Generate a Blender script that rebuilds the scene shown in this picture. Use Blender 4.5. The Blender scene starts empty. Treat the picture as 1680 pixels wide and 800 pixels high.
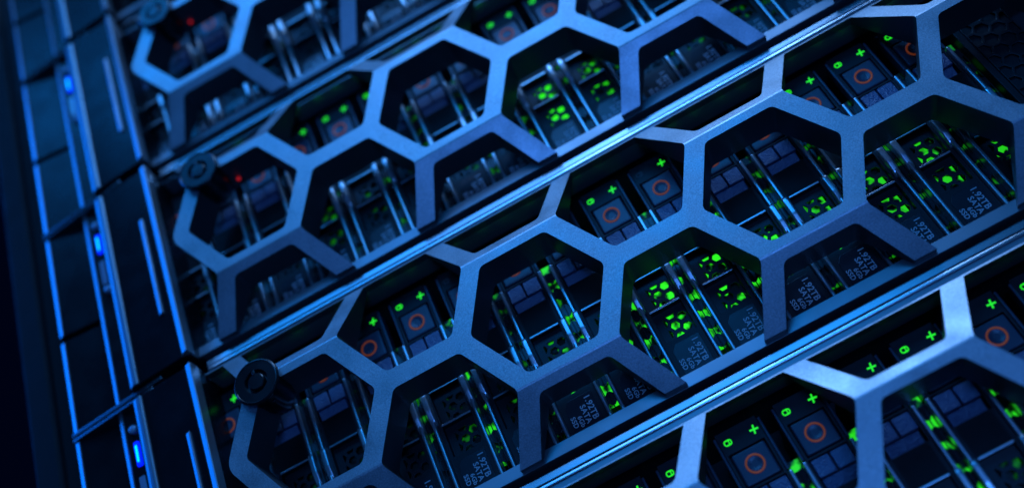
import bpy, bmesh, math, random
from mathutils import Matrix, Vector
random.seed(7)
S = 0.001                      # everything below is written in millimetres
PITCH = 88.9
HS, HV = 24.97, 21.726         # hexagon side and half height of the honeycomb
PER = 3*HS
scene = bpy.context.scene
COL = scene.collection

# ------------------------------------------------------------------ camera
RC = [(0.8738823, 0.31544496, -0.36989756), (-0.4814469, 0.45612873, -0.74843534), (-0.06736925, 0.83213043, 0.55047282)]
CL = Vector((95.429, -244.087, -407.994))
cam_d = bpy.data.cameras.new("camera"); cam = bpy.data.objects.new("camera", cam_d); COL.objects.link(cam)
r, d, f = [Vector(v).normalized() for v in RC]
M = Matrix(((r.x, -d.x, -f.x, CL.x*S), (r.y, -d.y, -f.y, CL.y*S), (r.z, -d.z, -f.z, CL.z*S), (0, 0, 0, 1)))
cam.matrix_world = M
cam_d.sensor_width = 36; cam_d.sensor_fit = 'HORIZONTAL'; cam_d.lens = 1631.453/1680*36
cam_d.clip_start = 0.01; cam_d.clip_end = 50
cam_d.dof.use_dof = True; cam_d.dof.focus_distance = 0.283; cam_d.dof.aperture_fstop = 5.2
scene.camera = cam

# ------------------------------------------------------------------ materials
def mat(name, base, rough=0.4, metal=0.0, spec=0.5, bump=0.0, bscale=3000, bdist=0.0002, speck=0.0, emit=None, estr=0.0, rvar=0.0, smear=0.0, coat=0.0):
    m = bpy.data.materials.new(name); m.use_nodes = True
    nt = m.node_tree; b = nt.nodes["Principled BSDF"]
    b.inputs["Base Color"].default_value = (*base, 1); b.inputs["Roughness"].default_value = rough
    b.inputs["Metallic"].default_value = metal; b.inputs["Specular IOR Level"].default_value = spec
    b.inputs["Coat Weight"].default_value = coat
    tc = nt.nodes.new("ShaderNodeTexCoord")
    if bump or speck:
        n = nt.nodes.new("ShaderNodeTexNoise"); n.inputs["Scale"].default_value = bscale; n.inputs["Detail"].default_value = 2
        nt.links.new(tc.outputs["Object"], n.inputs["Vector"])
        if bump:
            bp = nt.nodes.new("ShaderNodeBump"); bp.inputs["Strength"].default_value = bump; bp.inputs["Distance"].default_value = bdist
            nt.links.new(n.outputs["Fac"], bp.inputs["Height"]); nt.links.new(bp.outputs["Normal"], b.inputs["Normal"])
        if speck:
            rp = nt.nodes.new("ShaderNodeValToRGB")
            rp.color_ramp.elements[0].position = 0.3; rp.color_ramp.elements[1].position = 0.75
            rp.color_ramp.elements[0].color = (*[c*(1-speck) for c in base], 1)
            rp.color_ramp.elements[1].color = (*[min(1, c*(1+speck)) for c in base], 1)
            nt.links.new(n.outputs["Fac"], rp.inputs["Fac"]); nt.links.new(rp.outputs["Color"], b.inputs["Base Color"])
    if rvar or smear:
        n2 = nt.nodes.new("ShaderNodeTexNoise"); n2.inputs["Scale"].default_value = 90; n2.inputs["Detail"].default_value = 6
        nt.links.new(tc.outputs["Object"], n2.inputs["Vector"])
        mr = nt.nodes.new("ShaderNodeMapRange"); mr.inputs["From Min"].default_value = 0.3; mr.inputs["From Max"].default_value = 0.7
        mr.inputs["To Min"].default_value = max(0.05, rough-rvar); mr.inputs["To Max"].default_value = rough+rvar
        nt.links.new(n2.outputs["Fac"], mr.inputs["Value"]); nt.links.new(mr.outputs["Result"], b.inputs["Roughness"])
    if emit:
        b.inputs["Emission Color"].default_value = (*emit, 1); b.inputs["Emission Strength"].default_value = estr
    return m

def glow_mat(name, strength, lo, hi, colour=(0.03, 1.0, 0.02)):
    """circuit board with small green lamps: spots of light on a dark board, different on every drive"""
    m = bpy.data.materials.new(name); m.use_nodes = True
    nt = m.node_tree; b = nt.nodes["Principled BSDF"]
    b.inputs["Base Color"].default_value = (0.01, 0.02, 0.012, 1); b.inputs["Roughness"].default_value = 0.5
    tc = nt.nodes.new("ShaderNodeTexCoord"); oi = nt.nodes.new("ShaderNodeObjectInfo")
    mul = nt.nodes.new("ShaderNodeVectorMath"); mul.operation = 'SCALE'; mul.inputs[0].default_value = (3.1, 1.7, 2.3)
    nt.links.new(oi.outputs["Random"], mul.inputs["Scale"])
    add = nt.nodes.new("ShaderNodeVectorMath"); nt.links.new(tc.outputs["Object"], add.inputs[0]); nt.links.new(mul.outputs["Vector"], add.inputs[1])
    n = nt.nodes.new("ShaderNodeTexNoise"); n.inputs["Scale"].default_value = 300; n.inputs["Detail"].default_value = 1.5
    nt.links.new(add.outputs["Vector"], n.inputs["Vector"])
    mr = nt.nodes.new("ShaderNodeMapRange"); mr.interpolation_type = 'SMOOTHSTEP'
    mr.inputs["From Min"].default_value = lo; mr.inputs["From Max"].default_value = hi
    mr.inputs["To Min"].default_value = 0.0; mr.inputs["To Max"].default_value = strength
    nt.links.new(n.outputs["Fac"], mr.inputs["Value"])
    b.inputs["Emission Color"].default_value = (*colour, 1)
    nt.links.new(mr.outputs["Result"], b.inputs["Emission Strength"])
    return m

MT = dict(
    bezel=mat("brushed_grey_bezel_paint", (0.46, 0.47, 0.49), 0.42, 0.75, bump=0.16, bscale=2600, speck=0.26, rvar=0.08),
    trim=mat("polished_trim", (0.88, 0.89, 0.90), 0.22, 1.0),
    rail=mat("rail_paint", (0.42, 0.43, 0.45), 0.34, 0.75, rvar=0.04),
    lip=mat('lip_steel', (0.38, 0.40, 0.42), 0.27, 0.95),
    gap=mat('gap_gloss_plastic', (0.012, 0.013, 0.015), 0.22, 0.0, spec=0.5, rvar=0.08),
    steel=mat("galvanised_chassis_steel", (0.22, 0.23, 0.25), 0.42, 0.7, rvar=0.08),
    wall=mat('bezel_wall_shade', (0.05, 0.052, 0.056), 0.45, 0.0, bump=0.15, bscale=2000),  # shade inside the bezel openings, put into a darker base colour
    ledge=mat('ledge_paint', (0.24, 0.25, 0.27), 0.38, 0.75, rvar=0.05),
    inside=mat("dark_chassis_inside", (0.035, 0.037, 0.04), 0.55, 0.0),
    ear=mat("ear_plastic", (0.007, 0.008, 0.010), 0.27, 0.0, spec=0.2, bump=0.06, bscale=1800, rvar=0.06),
    rib=mat("ear_rib_paint", (0.36, 0.37, 0.39), 0.35, 0.7, bump=0.2, bscale=2200),
    post=mat("powder_coated_post", (0.016, 0.017, 0.018), 0.6, 0.0, spec=0.1, bump=0.5, bscale=900, rvar=0.1),
    body=mat("drive_black_plastic", (0.012, 0.0125, 0.014), 0.45, 0.0, spec=0.35, bump=0.12, bscale=2200),
    button=mat("button_plastic", (0.055, 0.064, 0.095), 0.34, 0.0, spec=0.6, bump=0.25, bscale=2600),
    lever=mat("grained_latch_plastic", (0.085, 0.105, 0.20), 0.28, 0.0, spec=0.8, bump=1.0, bscale=1700, bdist=0.0005),
    fin=mat("fin_steel", (0.78, 0.79, 0.81), 0.30, 0.9),
    grille=mat("vent_black_steel", (0.02, 0.021, 0.023), 0.4, 0.3),
    label=mat("label_plate", (0.018, 0.020, 0.026), 0.27, 0.0, spec=0.6, bump=0.1),
    print=mat("white_print", (0.58, 0.58, 0.60), 0.45, 0.0),
    icon_off=mat("unlit_icon", (0.10, 0.10, 0.10), 0.5, 0.0),
    orange=mat("orange_ring_added_glow", (0.95, 0.14, 0.02), 0.45, 0.0, emit=(1.0, 0.17, 0.045), estr=0.085),  # no lamp: weak emission added to keep the ring orange under blue light
    green=mat("green_lamp", (0.02, 0.2, 0.02), 0.4, emit=(0.02, 0.9, 0.03), estr=1.0),
    greenb=mat("green_lamp_bright", (0.02, 0.2, 0.02), 0.4, emit=(0.02, 0.9, 0.012), estr=1.0),
    red=mat("red_lamp", (0.2, 0.01, 0.01), 0.4, emit=(1.0, 0.02, 0.03), estr=0.35),
    blue=mat("blue_lamp", (0.0, 0.02, 0.3), 0.4, emit=(0.0, 0.010, 1.0), estr=1.6),
    bluecore=mat("blue_lamp_core", (0.02, 0.1, 0.5), 0.3, emit=(0.0, 0.45, 1.0), estr=2.6),
    lens=mat("clear_lens", (0.25, 0.3, 0.4), 0.12, 0.0, coat=0.5),
    lock=mat("lock_black_chrome", (0.010, 0.011, 0.012), 0.26, 0.0, rvar=0.06),
    lockpin=mat("lock_pin_steel", (0.08, 0.085, 0.09), 0.22, 0.7),
    g_hi=glow_mat("lamp_board_bright", 1.0, 0.42, 0.56),
    g_mid=glow_mat("lamp_board_medium", 0.6, 0.47, 0.60),
    g_lo=glow_mat("lamp_board_dim", 0.16, 0.50, 0.70),
    g_off=glow_mat("lamp_board_dark", 0.03, 0.55, 0.75),
    g_gap=glow_mat("gap_lamp_bright", 0.75, 0.45, 0.62),
    g_gaplo=glow_mat("gap_lamp_dim", 0.22, 0.50, 0.68),
)

# ------------------------------------------------------------------ mesh helpers
class MB:
    """collects shapes (mm) and becomes ONE mesh"""
    def __init__(s): s.bm = bmesh.new()
    def box(s, x0, x1, y0, y1, z0, z1, bevel=0.0, seg=2):
        b = bmesh.new(); bmesh.ops.create_cube(b, size=1)
        for v in b.verts:
            v.co = Vector((x0+(v.co.x+.5)*(x1-x0), y0+(v.co.y+.5)*(y1-y0), z0+(v.co.z+.5)*(z1-z0)))
        if bevel: bmesh.ops.bevel(b, geom=b.edges[:], offset=bevel, segments=seg, affect='EDGES', profile=0.5)
        s.add(b); return s
    def prism_x(s, poly, x0, x1, bevel=0.0, seg=2):
        """poly: (y,z) outline extruded along x"""
        b = bmesh.new(); A = [b.verts.new((x0, y, z)) for y, z in poly]; B = [b.verts.new((x1, y, z)) for y, z in poly]
        n = len(poly); b.faces.new(A); b.faces.new(B[::-1])
        for i in range(n): b.faces.new((A[i], B[i], B[(i+1) % n], A[(i+1) % n]))
        bmesh.ops.recalc_face_normals(b, faces=b.faces[:])
        if bevel: bmesh.ops.bevel(b, geom=b.edges[:], offset=bevel, segments=seg, affect='EDGES', profile=0.5)
        s.add(b); return s
    def prism_z(s, poly, z0, z1, bevel=0.0, seg=2):
        b = bmesh.new(); A = [b.verts.new((x, y, z0)) for x, y in poly]; B = [b.verts.new((x, y, z1)) for x, y in poly]
        n = len(poly); b.faces.new(A); b.faces.new(B[::-1])
        for i in range(n): b.faces.new((A[i], B[i], B[(i+1) % n], A[(i+1) % n]))
        bmesh.ops.recalc_face_normals(b, faces=b.faces[:])
        if bevel: bmesh.ops.bevel(b, geom=b.edges[:], offset=bevel, segments=seg, affect='EDGES', profile=0.5)
        s.add(b); return s
    def lathe(s, cx, cz, prof, n=40):
        """prof: (radius, y) revolved round an axis along y"""
        b = bmesh.new(); rings = []
        for rr, y in prof:
            if rr < 1e-6: rings.append([b.verts.new((cx, y, cz))])
            else: rings.append([b.verts.new((cx+rr*math.cos(2*math.pi*k/n), y, cz+rr*math.sin(2*math.pi*k/n))) for k in range(n)])
        for A, B in zip(rings, rings[1:]):
            for k in range(n):
                k2 = (k+1) % n
                if len(A) == 1: b.faces.new((A[0], B[k], B[k2]))
                elif len(B) == 1: b.faces.new((A[k], B[0], A[k2]))
                else: b.faces.new((A[k], B[k], B[k2], A[k2]))
        bmesh.ops.recalc_face_normals(b, faces=b.faces[:])
        s.add(b); return s
    def add(s, b):
        me = bpy.data.meshes.new("t"); b.to_mesh(me); b.free(); s.bm.from_mesh(me); bpy.data.meshes.remove(me)
    def mesh(s, me):
        s.bm.from_mesh(me); bpy.data.meshes.remove(me); return s
    def build(s, name, m, parent=None, angle=50, loc=None, weighted=True):
        me = bpy.data.meshes.new(name)
        bmesh.ops.scale(s.bm, vec=(S, S, S), verts=s.bm.verts[:])
        s.bm.to_mesh(me); s.bm.free()
        me.materials.append(m); me.shade_smooth(); me.set_sharp_from_angle(angle=math.radians(angle))
        o = bpy.data.objects.new(name, me); COL.objects.link(o)
        if weighted:                              # flat faces stay flat beside their rounded edges
            md = o.modifiers.new('wn', 'WEIGHTED_NORMAL'); md.keep_sharp = True; md.weight = 100
            dg = bpy.context.evaluated_depsgraph_get(); dg.update()
            me2 = bpy.data.meshes.new_from_object(o.evaluated_get(dg)); o.modifiers.clear()
            o.data = me2; bpy.data.meshes.remove(me); me2.name = name
        if parent: o.parent = parent
        if loc: o.location = [c*S for c in loc]
        return o

def curve_mesh(polys, depth, bevel=0.0, y0=0.0):
    """flat outline(s) with holes (x,z) -> solid whose front lies at y0 and back at y0+depth"""
    cu = bpy.data.curves.new("c", 'CURVE'); cu.dimensions = '2D'; cu.fill_mode = 'BOTH'
    cu.extrude = depth/2-bevel; cu.bevel_depth = bevel; cu.bevel_resolution = 2; cu.offset = -bevel if bevel else 0
    for k, p in enumerate(polys):
        area = sum(a[0]*b[1]-b[0]*a[1] for a, b in zip(p, p[1:]+p[:1]))
        if (area > 0) != (k == 0): p = p[::-1]      # outline one way round, holes the other
        sp = cu.splines.new('POLY'); sp.points.add(len(p)-1)
        for q, (x, z) in zip(sp.points, p): q.co = (x, z, 0, 1)
        sp.use_cyclic_u = True
    o = bpy.data.objects.new("c", cu); COL.objects.link(o)
    dg = bpy.context.evaluated_depsgraph_get(); dg.update()
    me = bpy.data.meshes.new_from_object(o.evaluated_get(dg)); bpy.data.objects.remove(o); bpy.data.curves.remove(cu)
    for v in me.vertices: v.co = Vector((v.co.x, y0+depth/2-v.co.z, v.co.y))
    me.materials.clear()
    return me

def text_mesh(body, size, x, z, y, turn=True, thick=0.05, off=0.02):
    cu = bpy.data.curves.new("t", 'FONT'); cu.body = body; cu.size = size; cu.extrude = thick; cu.offset = off
    cu.resolution_u = 3; cu.space_character = 1.06
    o = bpy.data.objects.new("t", cu); COL.objects.link(o)
    dg = bpy.context.evaluated_depsgraph_get(); dg.update()
    me = bpy.data.meshes.new_from_object(o.evaluated_get(dg)); bpy.data.objects.remove(o); bpy.data.curves.remove(cu)
    for v in me.vertices:
        a, b, c = v.co
        v.co = Vector((x+b, y-c, z-a)) if turn else Vector((x+a, y-c, z+b))
    me.materials.clear()
    return me

def round_poly(p, rad, n=5):
    out = []; N = len(p)
    for i in range(N):
        rr = rad[i] if isinstance(rad, (list, tuple)) else rad
        a, b, c = Vector(p[i-1]), Vector(p[i]), Vector(p[(i+1) % N])
        if rr <= 0: out.append(tuple(b)); continue
        u = (a-b); v = (c-b); lu, lv = u.length, v.length; u /= lu; v /= lv
        ang = math.acos(max(-1, min(1, u.dot(v)))); t = min(rr/math.tan(ang/2), lu*.48, lv*.48); rr2 = t*math.tan(ang/2)
        bis = (u+v).normalized(); ctr = b+bis*(rr2/math.sin(ang/2))
        s0 = b+u*t-ctr; s1 = b+v*t-ctr
        a0 = math.atan2(s0.y, s0.x); a1 = math.atan2(s1.y, s1.x); da = (a1-a0+math.pi) % (2*math.pi)-math.pi
        for k in range(n+1):
            w = a0+da*k/n; out.append((ctr.x+rr2*math.cos(w), ctr.y+rr2*math.sin(w)))
    return out

def clip(p, sgn, lim, ax=1):
    """keep points with sgn*coord <= sgn*lim"""
    out = []
    for a, b in zip(p, p[1:]+p[:1]):
        ia, ib = sgn*a[ax] <= sgn*lim+1e-9, sgn*b[ax] <= sgn*lim+1e-9
        if ia: out.append(a)
        if ia != ib:
            t = (lim-a[ax])/(b[ax]-a[ax]); out.append((a[0]+t*(b[0]-a[0]), a[1]+t*(b[1]-a[1])))
    return out

def empty(name, loc, label=None, cat=None, group=None):
    o = bpy.data.objects.new(name, None); o.empty_display_size = 0.01; COL.objects.link(o)
    o.location = [c*S for c in loc]
    if label: o['label'] = label
    if cat: o['category'] = cat
    if group: o['group'] = group
    return o

def copy_tree(o, parent=None):
    c = o.copy(); COL.objects.link(c)
    if parent: c.parent = parent
    for ch in list(o.children): copy_tree(ch, c)
    return c

# ------------------------------------------------------------------ honeycomb bezel
ZT, ZB, YT, YB, YI = 40.2, -39.5, 10.35, 11.4, 1.6
BACK = 13.4
W = 5.7
def prof(z):
    if z > HV: return YT*(z-HV)/(ZT-HV)
    if z < -HV: return YI+(YB-YI)*(-HV-z)/(-HV-ZB)
    return YI*(HV-z)/(2*HV)

def hexa(cx, cz):
    s2 = HS-W/math.sqrt(3); v2 = s2*math.sqrt(3)/2
    return [(cx-s2/2, cz+v2), (cx+s2/2, cz+v2), (cx+s2, cz), (cx+s2/2, cz-v2), (cx-s2/2, cz-v2), (cx-s2, cz)]

NCOL = 5
XL, XR = -34.0, NCOL*PER+20
def bezel_mesh():
    top, bot = ZT-0.6, ZB+0.6
    holes = []
    def put(p, rad=2.4):
        p = clip(clip(p, 1, top), -1, bot); p = clip(p, 1, XR-1, 0)
        if len(p) < 3: return
        holes.append(round_poly(p, [0 if (abs(q[1]-top) < .01 or abs(q[1]-bot) < .01 or abs(q[0]-XR+1) < .01) else rad for q in p]))
    for k in range(NCOL+1):
        put(hexa(k*PER, 0)); put(hexa(k*PER, 2*HV)); put(hexa(k*PER, -2*HV))
        put(hexa((k+.5)*PER, HV)); put(hexa((k+.5)*PER, -HV))
    # open cell left of the last full hexagon
    U = hexa(-PER/2, HV); L = hexa(-PER/2, -HV)
    p = [(XL+.5, top+60)] + [U[1], U[2]] + [(-HS-W/math.sqrt(3), 0)] + [L[2], L[3]] + [(XL+.5, bot-60)]
    p = clip(clip(p, 1, top), -1, bot)
    rad = [0]*len(p)
    for i, q in enumerate(p):
        if abs(q[1]) < .01: rad[i] = 6.0
        elif abs(abs(q[1])-HV) < .01: rad[i] = 2.4
    p = round_poly(p, rad, 7)
    p = clip(p, -1, XL+.5, 0)
    holes.append(p)
    outer = [(XL, bot-.5), (XR, bot-.5), (XR, top+.5), (XL, top+.5)]
    me = curve_mesh([outer]+holes, 2.0, 0.0, 0.0)
    bm = bmesh.new(); bm.from_mesh(me); bpy.data.meshes.remove(me)
    bmesh.ops.remove_doubles(bm, verts=bm.verts[:], dist=1e-4)
    # round the front rim of every opening
    for zz in (HV+.35, HV-.35, -HV+.35, -HV-.35):
        bmesh.ops.bisect_plane(bm, geom=bm.verts[:]+bm.edges[:]+bm.faces[:], plane_co=(0, 0, zz), plane_no=(0, 0, 1), dist=1e-5)
    bmesh.ops.recalc_face_normals(bm, faces=bm.faces[:])
    bm.normal_update()
    rim = [e for e in bm.edges if len(e.link_faces) == 2 and all(v.co.y < .01 for v in e.verts)
           and any(abs(fc.normal.y) > .9 for fc in e.link_faces) and any(abs(fc.normal.y) < .1 for fc in e.link_faces)]
    rimv = {}
    for e in rim:
        fr = [fc for fc in e.link_faces if abs(fc.normal.y) < .1][0]
        for v in e.verts: rimv.setdefault(v, Vector()); rimv[v] += fr.normal
    # chamfer: the front vertices of an opening move into the metal, a second ring stays on the wall 0.4 mm behind
    CH = 0.38
    for v, n in rimv.items(): v.co.y = 0.0
    new = bmesh.ops.bevel(bm, geom=rim, offset=CH, offset_type='OFFSET', segments=3, profile=0.5, affect='EDGES', clamp_overlap=True)
    for v in bm.verts:
        t = v.co.y          # 0 front, 2 back
        fr = prof(v.co.z)
        v.co.y = fr+t if t <= 0.8 else fr+0.8+(t-0.8)/1.2*(BACK-fr-0.8)
    for co, no in (((XL+1.2, 0, 0), (1, 0, 0)), ((0, 0, bot+.03), (0, 0, 1))):
        bmesh.ops.bisect_plane(bm, geom=bm.verts[:]+bm.edges[:]+bm.faces[:], plane_co=co, plane_no=no, dist=1e-5, clear_inner=True)
    bmesh.ops.holes_fill(bm, edges=[e for e in bm.edges if e.is_boundary], sides=0)
    bmesh.ops.recalc_face_normals(bm, faces=bm.faces[:])
    me = bpy.data.meshes.new("honeycomb"); bm.to_mesh(me); bm.free()
    return me

BM = bezel_mesh()
def new_bezel():
    root = empty('honeycomb_bezel', (0, 0, 0))
    fr = MB().mesh(BM.copy()).build('honeycomb_frame', MT['bezel'], root, angle=28)
    fr.data.materials.append(MT['wall'])          # walls and back get the darker colour that carries their shade
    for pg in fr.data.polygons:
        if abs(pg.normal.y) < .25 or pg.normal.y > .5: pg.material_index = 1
    MB().prism_x([(13.9, 39.9), (13.98, 43.15), (22, 43.15), (22, 39.9)], XL+.6, XR-.4, 0.12).build('top_rail', MT['rail'], root)
    MB().prism_x([(13.5, 43.22), (13.30, 43.28), (13.26, 43.38), (13.28, 43.6), (13.36, 43.95), (13.50, 44.22), (13.7, 44.38), (14.2, 44.45), (22, 44.45), (22, 43.22)], XL+1.2, XR-.4).build('bright_trim', MT['trim'], root)
    # key lock
    L = MB(); cx, cz = -11.0, 19.6
    L.lathe(cx, cz, [(5.0, 12.5), (6.4, 7.5), (6.6, -1.0), (6.7, -1.3), (6.7, -1.6), (7.4, -1.7), (7.5, -2.3), (7.35, -2.7), (7.0, -3.0), (6.8, -3.05), (6.6, -2.85), (3.9, -2.85), (3.75, -2.6), (3.6, -1.2), (2.75, -1.2), (2.7, -2.7), (2.4, -2.95), (0, -3.0)], 48)
    lk = L.build('key_lock', MT['lock'], root, angle=24)
    K = MB()
    K.box(cx-.45, cx+.45, -3.1, -1.3, cz+2.2, cz+3.7, .12); K.build('keyway_tab', MT['lockpin'], lk)
    return root

# ------------------------------------------------------------------ server
EXR = XR
def new_server():
    root = empty('rack_server', (0, 0, 0))
    C = MB()
    C.box(-45, EXR, 24, 420, 42.2, 46.6); C.box(-45, EXR, 27, 420, -41.2, -40.2)
    C.box(-45, -42.5, 18, 420, -40.1, 42.1); C.box(EXR-2.5, EXR, 24, 420, -40.1, 42.1)
    C.box(-42.4, EXR-2.6, 60, 62, -40.1, 42.1)
    C.build('chassis', MT['inside'], root)
    T = MB(); T.prism_x([(13.65, 44.6), (13.6, 44.7), (13.98, 46.85), (14.2, 47.15), (15.0, 47.25), (24, 47.25), (24, 44.6)], -33.0, EXR, 0.18, 2); T.build('top_lip', MT['lip'], root)
    B = MB(); B.prism_x([(13.4, -35.9), (12.7, -39.8), (19, -39.9), (19, -36.4)], -36, EXR, 0.15, 2); B.build('bottom_ledge', MT['ledge'], root)
    # mounting ear
    E = MB(); poly2 = [(-33.8, 20), (-34.4, 7.6), (-36.6, 6.4), (-57.4, 8.0), (-59.0, 10.0), (-59.2, 13.5), (-59.2, 20)]
    poly = [(-33.8, 20), (-34.4, 7.6), (-36.6, 6.4), (-53.5, 8.2), (-56.6, 8.0), (-58.2, 9.2), (-59.2, 11.5), (-59.2, 20)]
    E.prism_z(round_poly(poly2, [0,1.2,.8,3,1.5,1.5,0], 8), -41.2, 43.6, 0.4, 2)
    ear = E.build('mounting_ear', MT['ear'], root, angle=50)
    R = MB(); R.prism_z([(-33.8, 9), (-33.9, 4.7), (-34.2, 4.4), (-36.3, 5.5), (-36.5, 9)], -40.8, 43.4, .2, 2); R.build('edge_rib', MT['rib'], ear)
    G = MB(); G.prism_z([(-39.7, 8), (-39.8, 5.9), (-40.1, 5.7), (-41.6, 6.5), (-41.8, 8)], -21.3, 21.2, .25, 3); G.build('panel_groove', MT['rib'], ear)
    for xa, ya, zz0, zz1, own, nm in ((-57.9, 7.6, -40.9, 43.2, ear, 'left_edge_rib'),):
        A = MB(); A.prism_z([(xa+3.6, ya+.3), (xa+3.4, ya-.35), (xa+2.6, ya-.45), (xa+1.2, ya-.1), (xa-.2, ya+.9), (xa-.4, ya+2)], zz0, zz1, .15, 2); A.build(nm, MT['rib'], own)
    P = MB(); P.prism_z([(-41.4, 8), (-41.5, 6.75), (-52.0, 8.0), (-55.6, 8.0), (-55.6, 9.5)], -21.3, 21.2, .2, 2); P.build('raised_panel', MT['ear'], ear)
    St = MB(); St.prism_z(round_poly([(-59.0, 22), (-59.0, 13.2), (-66.6, 12.2), (-67.4, 14.4), (-67.4, 22)], [0, .5, 1.4, 1, 0], 7), -43.2, 44.3, .25, 2)
    st = St.build('status_strip', MT['ear'], root, angle=50)
    A = MB(); A.prism_z([(-65.0, 12.6), (-65.2, 11.9), (-66.8, 12.7), (-67.0, 14)], -43, 44.1, .12, 2); A.build('left_edge_rib', MT['rib'], st)
    for z0, z1 in ((-43.4, -4.6), (-2.2, 44.2)):
        F = MB(); F.prism_z(round_poly([(-67.2, 24), (-67.2, 15.4), (-84.2, 13.6), (-85.2, 16.2), (-85.2, 24)], [0, .5, 1.4, 1, 0], 7), z0, z1, .25, 2); F = F.build('outer_flange', MT['ear'], root, angle=50)
        A = MB(); A.prism_z([(-82.6, 14.2), (-82.8, 13.3), (-84.6, 14.2), (-84.9, 15.5)], z0+.3, z1-.3, .12, 2); A.build('left_edge_rib', MT['rib'], F)
    # status light: lens, glowing core, the button and screw by it
    A = MB(); A.prism_z([(-63.0, 13.6), (-63.0, 11.9), (-61.2, 11.9), (-61.2, 13.6)], 22.8, 31.6, .4, 3); li = A.build('status_light', MT['blue'], st)
    A = MB(); A.prism_z([(-62.5, 12.4), (-62.5, 11.7), (-61.8, 11.7), (-61.8, 12.4)], 24.2, 30.2, .25, 3); A.build('light_core', MT['bluecore'], li)
    A = MB(); A.prism_z([(-63.4, 13.6), (-63.4, 12.2), (-61.2, 12.2), (-61.2, 13.6)], 8.5, 19.2, .3, 2); A.build('status_lens', MT['lens'], st)
    A = MB(); A.lathe(-62.0, 36.0, [(1.5, 13.6), (1.5, 11.6), (1.2, 11.3), (0, 11.2)], 24); A.build('power_button', MT['lens'], st)
    A = MB(); A.lathe(-61.2, 5.2, [(1.6, 13.6), (1.6, 11.4), (1.2, 11.0), (0, 10.9)], 24); A.build('screw', MT['lens'], st)
    # the two thin bars running out over the flange at the seam between servers
    for z0, z1, xr in ((45.5, 47.2, -46.5), (43.8, 45.0, -50.5)):
        A = MB(); A.prism_x([(0, z0), (.25, z1), (9, z1), (9, z0)], -84.8, xr, .25, 3)
        for v in A.bm.verts: v.co.y += 13.2-(v.co.x+84.8)*.135
        A.build('seam_bar', MT['lip'], root)
    return root

# ------------------------------------------------------------------ drive carriers
YD = 20.0
def rect(x0, x1, z0, z1): return [(x0, z0), (x1, z0), (x1, z1), (x0, z1)]
def hex_holes(x0, x1, z0, z1, cx=0.62, cz=-6.1, dx=3.05, dz=3.75, R=1.45):
    out = []
    for i in range(-5, 6):
        for j in range(-14, 14):
            x = cx-0.6+i*dx; z = cz+j*dz+(dz/2 if i % 2 else 0)
            h = [(x+R*math.cos(a*math.pi/3), z+R*math.sin(a*math.pi/3)) for a in range(6)]
            h = clip(clip(clip(clip(h, 1, x1, 0), -1, x0, 0), 1, z1), -1, z0)
            if len(h) >= 3:
                A = abs(sum(a[0]*b[1]-b[0]*a[1] for a, b in zip(h, h[1:]+h[:1])))/2
                if A > 1.2: out.append(h)
    return out
def plus_mesh(x, z, y, s):
    w = s*.19; pts = [(-w, -s), (w, -s), (w, -w), (s, -w), (s, w), (w, w), (w, s), (-w, s), (-w, w), (-s, w), (-s, -w), (-w, -w)]
    return curve_mesh([[(x+a*.98+b*.18, z+b*.98-a*.10) for a, b in pts]], .3, 0, y-.12)
def cylinder_icon(x, z, y):
    o = round_poly(rect(x-1.15, x+1.15, z-.85, z+.85), .75, 5)
    i1 = round_poly(rect(x-.80, x+.18, z-.5, z+.5), .3, 3); i2 = round_poly(rect(x+.46, x+.82, z-.42, z+.42), .16, 3)
    return curve_mesh([o, i1, i2], .3, 0, y-.12)
def light_bar(x, z, y):
    return MB().box(x-.5, x+.5, y-.2, y+.1, z-.25, z+.25)

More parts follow.
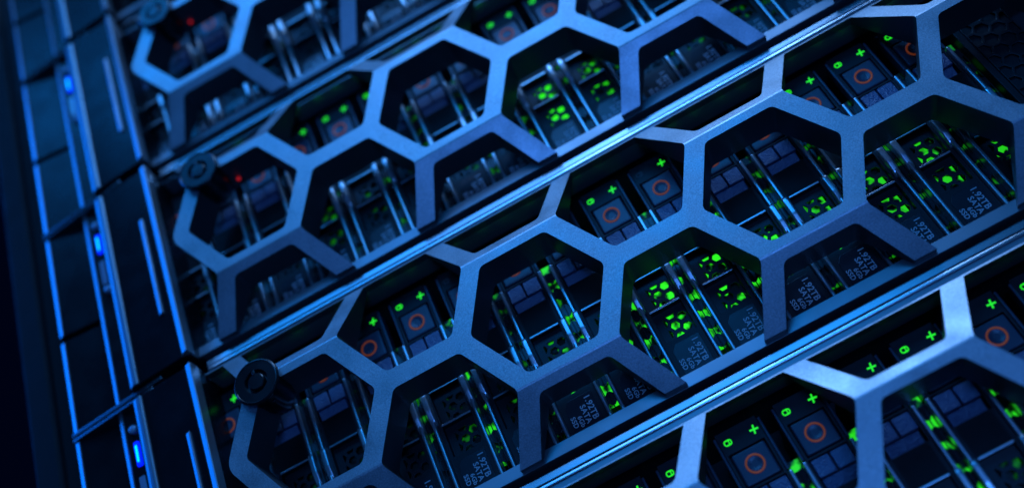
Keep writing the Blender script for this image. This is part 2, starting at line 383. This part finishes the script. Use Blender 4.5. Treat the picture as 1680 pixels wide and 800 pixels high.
def new_drive():
    root = empty('drive_carrier', (0, 0, 0))
    wins = [rect(-4.9, 4.9, .75, 9.6), rect(-4.9, 4.9, -11.0, 0.0), rect(-4.9, 4.9, -21.9, -11.7)]
    me = curve_mesh([rect(-6.15, 6.15, -39.6, 36.4), rect(-5.3, 5.3, 19.6, 29.8), rect(-5.5, 5.5, 9.7, 19.0)]+wins, 4.2, .14, YD)
    b = MB().mesh(me)
    b.box(-5.25, 5.25, YD+2.6, YD+4, 9.75, 29.7); b.box(-6.1, 6.1, YD+4.3, 60, 24, 36); b.box(-6.1, 6.1, YD+4.3, 60, -39.6, -23)
    b.build('carrier_body', MT['body'], root)
    for z0 in (0.05, -11.6):
        MB().box(-4.9, 4.9, YD-.25, YD+1.2, z0, z0+.62, .16).build('vent_crossbar', MT['fin'], root)
    # eject button with its orange ring
    bt = MB().box(-4.9, 4.9, YD-.35, YD+2.4, 20.0, 29.3, .5, 3)
    bt.lathe(-.1, 24.7, [(1.95, YD-.3), (1.9, YD-.55), (1.3, YD-.42), (.7, YD-.30), (0, YD-.26)], 32)
    bt = bt.build('release_button', MT['button'], root, angle=45)
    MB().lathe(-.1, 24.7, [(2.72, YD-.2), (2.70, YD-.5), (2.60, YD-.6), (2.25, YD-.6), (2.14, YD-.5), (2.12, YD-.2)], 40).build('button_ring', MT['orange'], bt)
    # latch: two grained tiles and the folded flap under them
    lv = MB().box(-5.2, -.25, YD-.5, YD+2.4, 13.5, 18.5, .35, 3); lv.box(.25, 5.2, YD-.5, YD+2.4, 13.5, 18.5, .35, 3)
    lv = lv.build('latch_lever', MT['lever'], root)
    MB().prism_x([(YD-.1, 13.1), (YD+.9, 9.9), (YD+2.4, 9.9), (YD+2.4, 13.1)], -5.0, 4.6, .25, 3).build('latch_flap', MT['lever'], lv)
    # side fins
    for sx in (-1, 1):
        x0, x1 = sorted((sx*6.2, sx*7.3))
        fb = MB().box(x0, x1, YD-1.7, YD+3.8, -39.6, 18.8, .35, 3)
        a0, a1 = sorted((sx*5.6, sx*7.6))
        fb.prism_x([(YD-1.3, .7), (YD-2.1, .2), (YD-2.3, -.8), (YD-2.3, -6.0), (YD-1.5, -9.6), (YD-.6, -10.6), (YD+.6, -10.8), (YD+.6, .8)], a0, a1, .55, 4)
        fb.build('side_fin', MT['fin'], root)
    for sx in (-1, 1):
        x0, x1 = sorted((sx*6.2, sx*7.0))
        MB().box(x0, x1, YD-.4, YD+3.8, 19.6, 35.4, .2, 2).build('side_rail', MT['button'], root)
    # vent grille behind the windows
    gp = [rect(-5.0, 5.0, -22.0, 9.65)]+hex_holes(-2.6, 4.5, -21.4, -13.6)+hex_holes(-2.6, 4.5, -10.9, -2.6)+hex_holes(-2.6, 4.5, .9, 6.2)
    MB().mesh(curve_mesh(gp, .7, .06, YD+2.2)).build('vent_grille', MT['grille'], root)
    lb = MB().box(-1.9, 4.3, YD+5.0, YD+5.6, -23, 11).build('lamp_board', MT['g_off'], root)
    # punched strip in the gap beside the carrier
    bows = []
    for j in range(9):
        z = 13.5-j*6.4
        if -41 < z < 19:
            bows.append([(7.5, z+1.9), (8.3, z+1.1), (9.2, z+1.1), (10.0, z+1.9), (10.0, z-1.9), (9.2, z-1.1), (8.3, z-1.1), (7.5, z-1.9)])
    sp = MB().mesh(curve_mesh([rect(7.25, 10.25, -39.6, 18.4)]+bows, .5, .05, YD+1.6)); sp.box(8.55, 8.85, YD+1.0, YD+1.5, -39.6, 18, .1)
    sp.build('gap_strip', MT['gap'], root)
    MB().box(7.2, 10.3, YD+3.6, YD+4.2, -30, 22).build('gap_lamp', MT['g_gaplo'], root)
    # printed label
    pl = MB().mesh(curve_mesh([round_poly([(-4.6, -39.5), (4.6, -39.5), (4.6, -23.6), (-2.9, -23.6), (-4.6, -25.6)], .5, 3)], .5, .1, YD-.22)).build('label_plate', MT['label'], root)
    tm = MB()
    for txt, x, z, sz in (("1.92TB", 1.9, -24.3, 2.6), ("SATA", -.3, -26.6, 2.35), ("6Gb", -2.2, -29.2, 1.95), ("SSD", -4.2, -28.6, 2.05)):
        tm.mesh(text_mesh(txt, sz, x, z, YD-.26, True, .03, .018*sz))
    tm.build('lettering', MT['print'], pl)
    # status lamps
    MB().mesh(plus_mesh(4.1, 33.0, YD, 1.25)).build('status_light', MT['green'], root)
    MB().mesh(cylinder_icon(-3.7, 33.0, YD)).build('activity_light', MT['greenb'], root)
    return root

def set_mat(o, m):
    o.material_slots[0].link = 'OBJECT'; o.material_slots[0].material = m

ORD = ['', 'first', 'second', 'third', 'fourth', 'fifth', 'sixth', 'seventh', 'eighth', 'ninth', 'tenth', 'eleventh', 'twelfth', 'thirteenth', 'fourteenth', 'fifteenth', 'sixteenth', 'seventeenth']
ROWN = {1: 'top bezel', 2: 'second bezel from top', 3: 'sharp third bezel', 4: 'bottom bezel'}

proto_server, proto_bezel, proto_drive = new_server(), new_bezel(), new_drive()

srv_label = {0: 'dark server whose left ear just shows in the top left corner', 1: 'dark rack server behind the topmost honeycomb bezel, strongly blurred',
    2: 'dark rack server second from the top, behind the blurred bezel with the red light', 3: 'dark rack server behind the sharp middle bezel, its blue status light lowest at left',
    4: 'dark rack server at the bottom right, cut off by the frame'}
bez_label = {1: 'blurred grey honeycomb bezel at the top edge of the rack', 2: 'soft focus grey honeycomb bezel, second from the top, with round key lock',
    3: 'sharp grey honeycomb bezel across the middle with clearly seen tubular key lock', 4: 'bright edged grey honeycomb bezel in the bottom right corner'}
for k in range(5):
    o = proto_server if k == 0 else copy_tree(proto_server)
    o.location = (0, 0, -PITCH*k*S); o['label'] = srv_label[k]; o['category'] = 'server'; o['group'] = 'servers stacked in the rack'
bezels = []
for k in range(1, 5):
    o = proto_bezel if k == 1 else copy_tree(proto_bezel)
    o.location = (0, 0, -PITCH*k*S); o['label'] = bez_label[k]; o['category'] = 'bezel'; o['group'] = 'honeycomb bezels on the servers'
    bezels.append(o)

for o in bezels[:2]:      # small red lamp on the wall behind the lock
    wl = MB().lathe(-2.2, 17.8, [(0, 9.3), (.7, 9.2), (.7, 8.8), (.45, 8.4), (0, 8.3)], 20).build('warning_light', MT['red'], o)
    MB().box(-2.5, -1.9, 9.25, 12.8, 17.5, 20.4, .1).build('lamp_stem', MT['wall'], wl)

# which drives glow, and how strongly: (windows, gap)
GLOW = {}
for i in range(-2, 16):
    GLOW[1, i] = ('g_off', 'g_off'); GLOW[2, i] = ('g_lo', 'g_gaplo'); GLOW[3, i] = ('g_lo', 'g_gaplo'); GLOW[4, i] = ('g_lo', 'g_gaplo')
for i in (-2, -1, 0): GLOW[2, i] = GLOW[3, i] = ('g_off', 'g_off')
GLOW[3, 1] = ('g_off', 'g_gaplo'); GLOW[3, 2] = ('g_lo', 'g_gap'); GLOW[3, 3] = ('g_lo', 'g_gaplo')
GLOW[3, 4] = ('g_mid', 'g_gap'); GLOW[3, 5] = ('g_mid', 'g_gap'); GLOW[3, 6] = ('g_hi', 'g_gap'); GLOW[3, 7] = ('g_hi', 'g_gap'); GLOW[3, 8] = ('g_hi', 'g_gaplo')
for i in (9, 10, 11, 12): GLOW[3, i] = ('g_mid', 'g_gaplo')
GLOW[2, 5] = ('g_mid', 'g_gaplo'); GLOW[2, 6] = ('g_hi', 'g_gaplo'); GLOW[2, 7] = ('g_mid', 'g_gaplo')
for i in (5, 6, 7, 8, 9): GLOW[4, i] = ('g_lo', 'g_gap')
RANGE = {1: range(-2, 6), 2: range(-2, 14), 3: range(-2, 13), 4: range(1, 13)}
UNLIT_ACT = {(3, 3), (3, 7), (3, -2)}
first = True
for row in (1, 2, 3, 4):
    for i in RANGE[row]:
        o = proto_drive if first else copy_tree(proto_drive); first = False
        o.location = ((1.1+17.5*i)*S, 0, -PITCH*row*S)
        g, gg = GLOW[row, i]
        for c in o.children:
            n = c.name.split('.')[0]
            if n == 'lamp_board': set_mat(c, MT[g])
            elif n == 'gap_lamp': set_mat(c, MT[gg])
            elif n == 'activity_light':
                set_mat(c, MT['icon_off' if (row, i) in UNLIT_ACT or row == 1 else 'greenb'])
            elif n == 'status_light':
                set_mat(c, MT['icon_off' if row == 1 or i < 1 and row == 2 or (row == 3 and i in (-1, 0)) else 'green'])
        gl = {'g_off': 'dark vents', 'g_lo': 'faintly lit vents', 'g_mid': 'green lit vents', 'g_hi': 'brightly glowing vents'}[g]
        if row < 4: o['label'] = f"drive carrier with {gl}, {ORD[i+3]} from left end, behind {ROWN[row]}"
        else: o['label'] = f"drive carrier with {gl}, {ORD[i]} from left in view behind bottom bezel"
        o['category'] = 'drive'; o['group'] = f"drive carriers behind the {ROWN[row]}"

# blank filler with a honeycomb face at the right end of the sharp row
root = empty('blank_carrier', ((1.1+17.5*13+.3)*S/S, 0, -PITCH*3), 'dark blank filler with honeycomb vent, right of the last drive in the sharp row', 'blank filler')
bl = MB().box(-6.6, 9, YD-.4, YD+20, -39.6, 36.4, .3); bl.build('filler_body', MT['body'], root)
gp = [rect(-4.6, 9.0, -20, 28)]
for i in range(-2, 4):
    for j in range(-12, 16):
        x = i*4.0+.4; z = j*4.7+(2.35 if i % 2 else 0); R = 2.2
        h = [(x+R*math.cos(a*math.pi/3), z+R*math.sin(a*math.pi/3)) for a in range(6)]
        h = clip(clip(clip(clip(h, 1, 8.6, 0), -1, -4.2, 0), 1, 27.5), -1, -19.5)
        if len(h) >= 3 and abs(sum(a[0]*b[1]-b[0]*a[1] for a, b in zip(h, h[1:]+h[:1]))) > 2: gp.append(h)
MB().mesh(curve_mesh(gp, 1.4, .12, YD-1.2)).build('vent_grille', MT['grille'], root)

# ------------------------------------------------------------------ rack post at the left
root = empty('rack_post', (-100, 32, -PITCH*2), 'tall dark steel rack post with a row of round holes, at the far left', 'rack post')
holes = []
zz = -330
while zz < 330:
    holes.append([(9.0+2.6*math.cos(a*math.pi/12), zz+2.6*math.sin(a*math.pi/12)) for a in range(24)]); zz += PITCH/4
MB().mesh(curve_mesh([rect(-2, 20, -340, 340)]+holes, 2.0, .2, 0)).build('hole_strip', MT['post'], root)
MB().prism_z([(-2.2, 3), (-2.6, -1.2), (-3.6, -2.2), (-12.2, -2.2), (-13.4, -1.0), (-13.6, 60), (-11.6, 60), (-11.4, 3)], -340, 340, .3, 2).build('front_flange', MT['post'], root, angle=50)

# ------------------------------------------------------------------ light
world = bpy.data.worlds.new("World"); scene.world = world; world.use_nodes = True
bg = world.node_tree.nodes["Background"]; bg.inputs[0].default_value = (0.02, 0.12, 1.0, 1); bg.inputs[1].default_value = 0.006
def area(name, loc, target, size, power, colour, sy=None):
    l = bpy.data.lights.new(name, 'AREA'); l.energy = power; l.color = colour; l.size = size*S
    if sy: l.shape = 'RECTANGLE'; l.size_y = sy*S
    o = bpy.data.objects.new(name, l); COL.objects.link(o)
    o.location = [c*S for c in loc]
    dvec = Vector(target)-Vector(loc); o.rotation_euler = dvec.to_track_quat('-Z', 'Y').to_euler()
    return o
area('overhead_lamp', (300, -210, 330), (240, 0, -260), 380, 2.1, (0.20, 0.46, 1.0), 200)
area('overhead_left_lamp', (30, -300, 280), (40, 0, -240), 620, 1.4, (0.010, 0.27, 1.0), 130)
area('front_lamp', (150, -720, 240), (110, 0, -250), 460, 1.8, (0.012, 0.29, 1.0), 260)
area('left_lamp', (-520, -10, 130), (-60, 10, -180), 200, 2.0, (0.0, 0.16, 1.0), 420)
area('upper_lamp', (60, -640, 520), (70, 0, -180), 240, 0.45, (0.22, 0.44, 1.0))
area('fill_lamp', (200, -860, -470), (100, 0, -220), 260, 1.9, (0.055, 0.26, 1.0))

scene.view_settings.view_transform = 'Standard'; scene.view_settings.look = 'None'
scene.view_settings.exposure = 0; scene.view_settings.gamma = 1
scene.render.engine = 'CYCLES'
scene.cycles.use_denoising = True
scene.cycles.max_bounces = 6
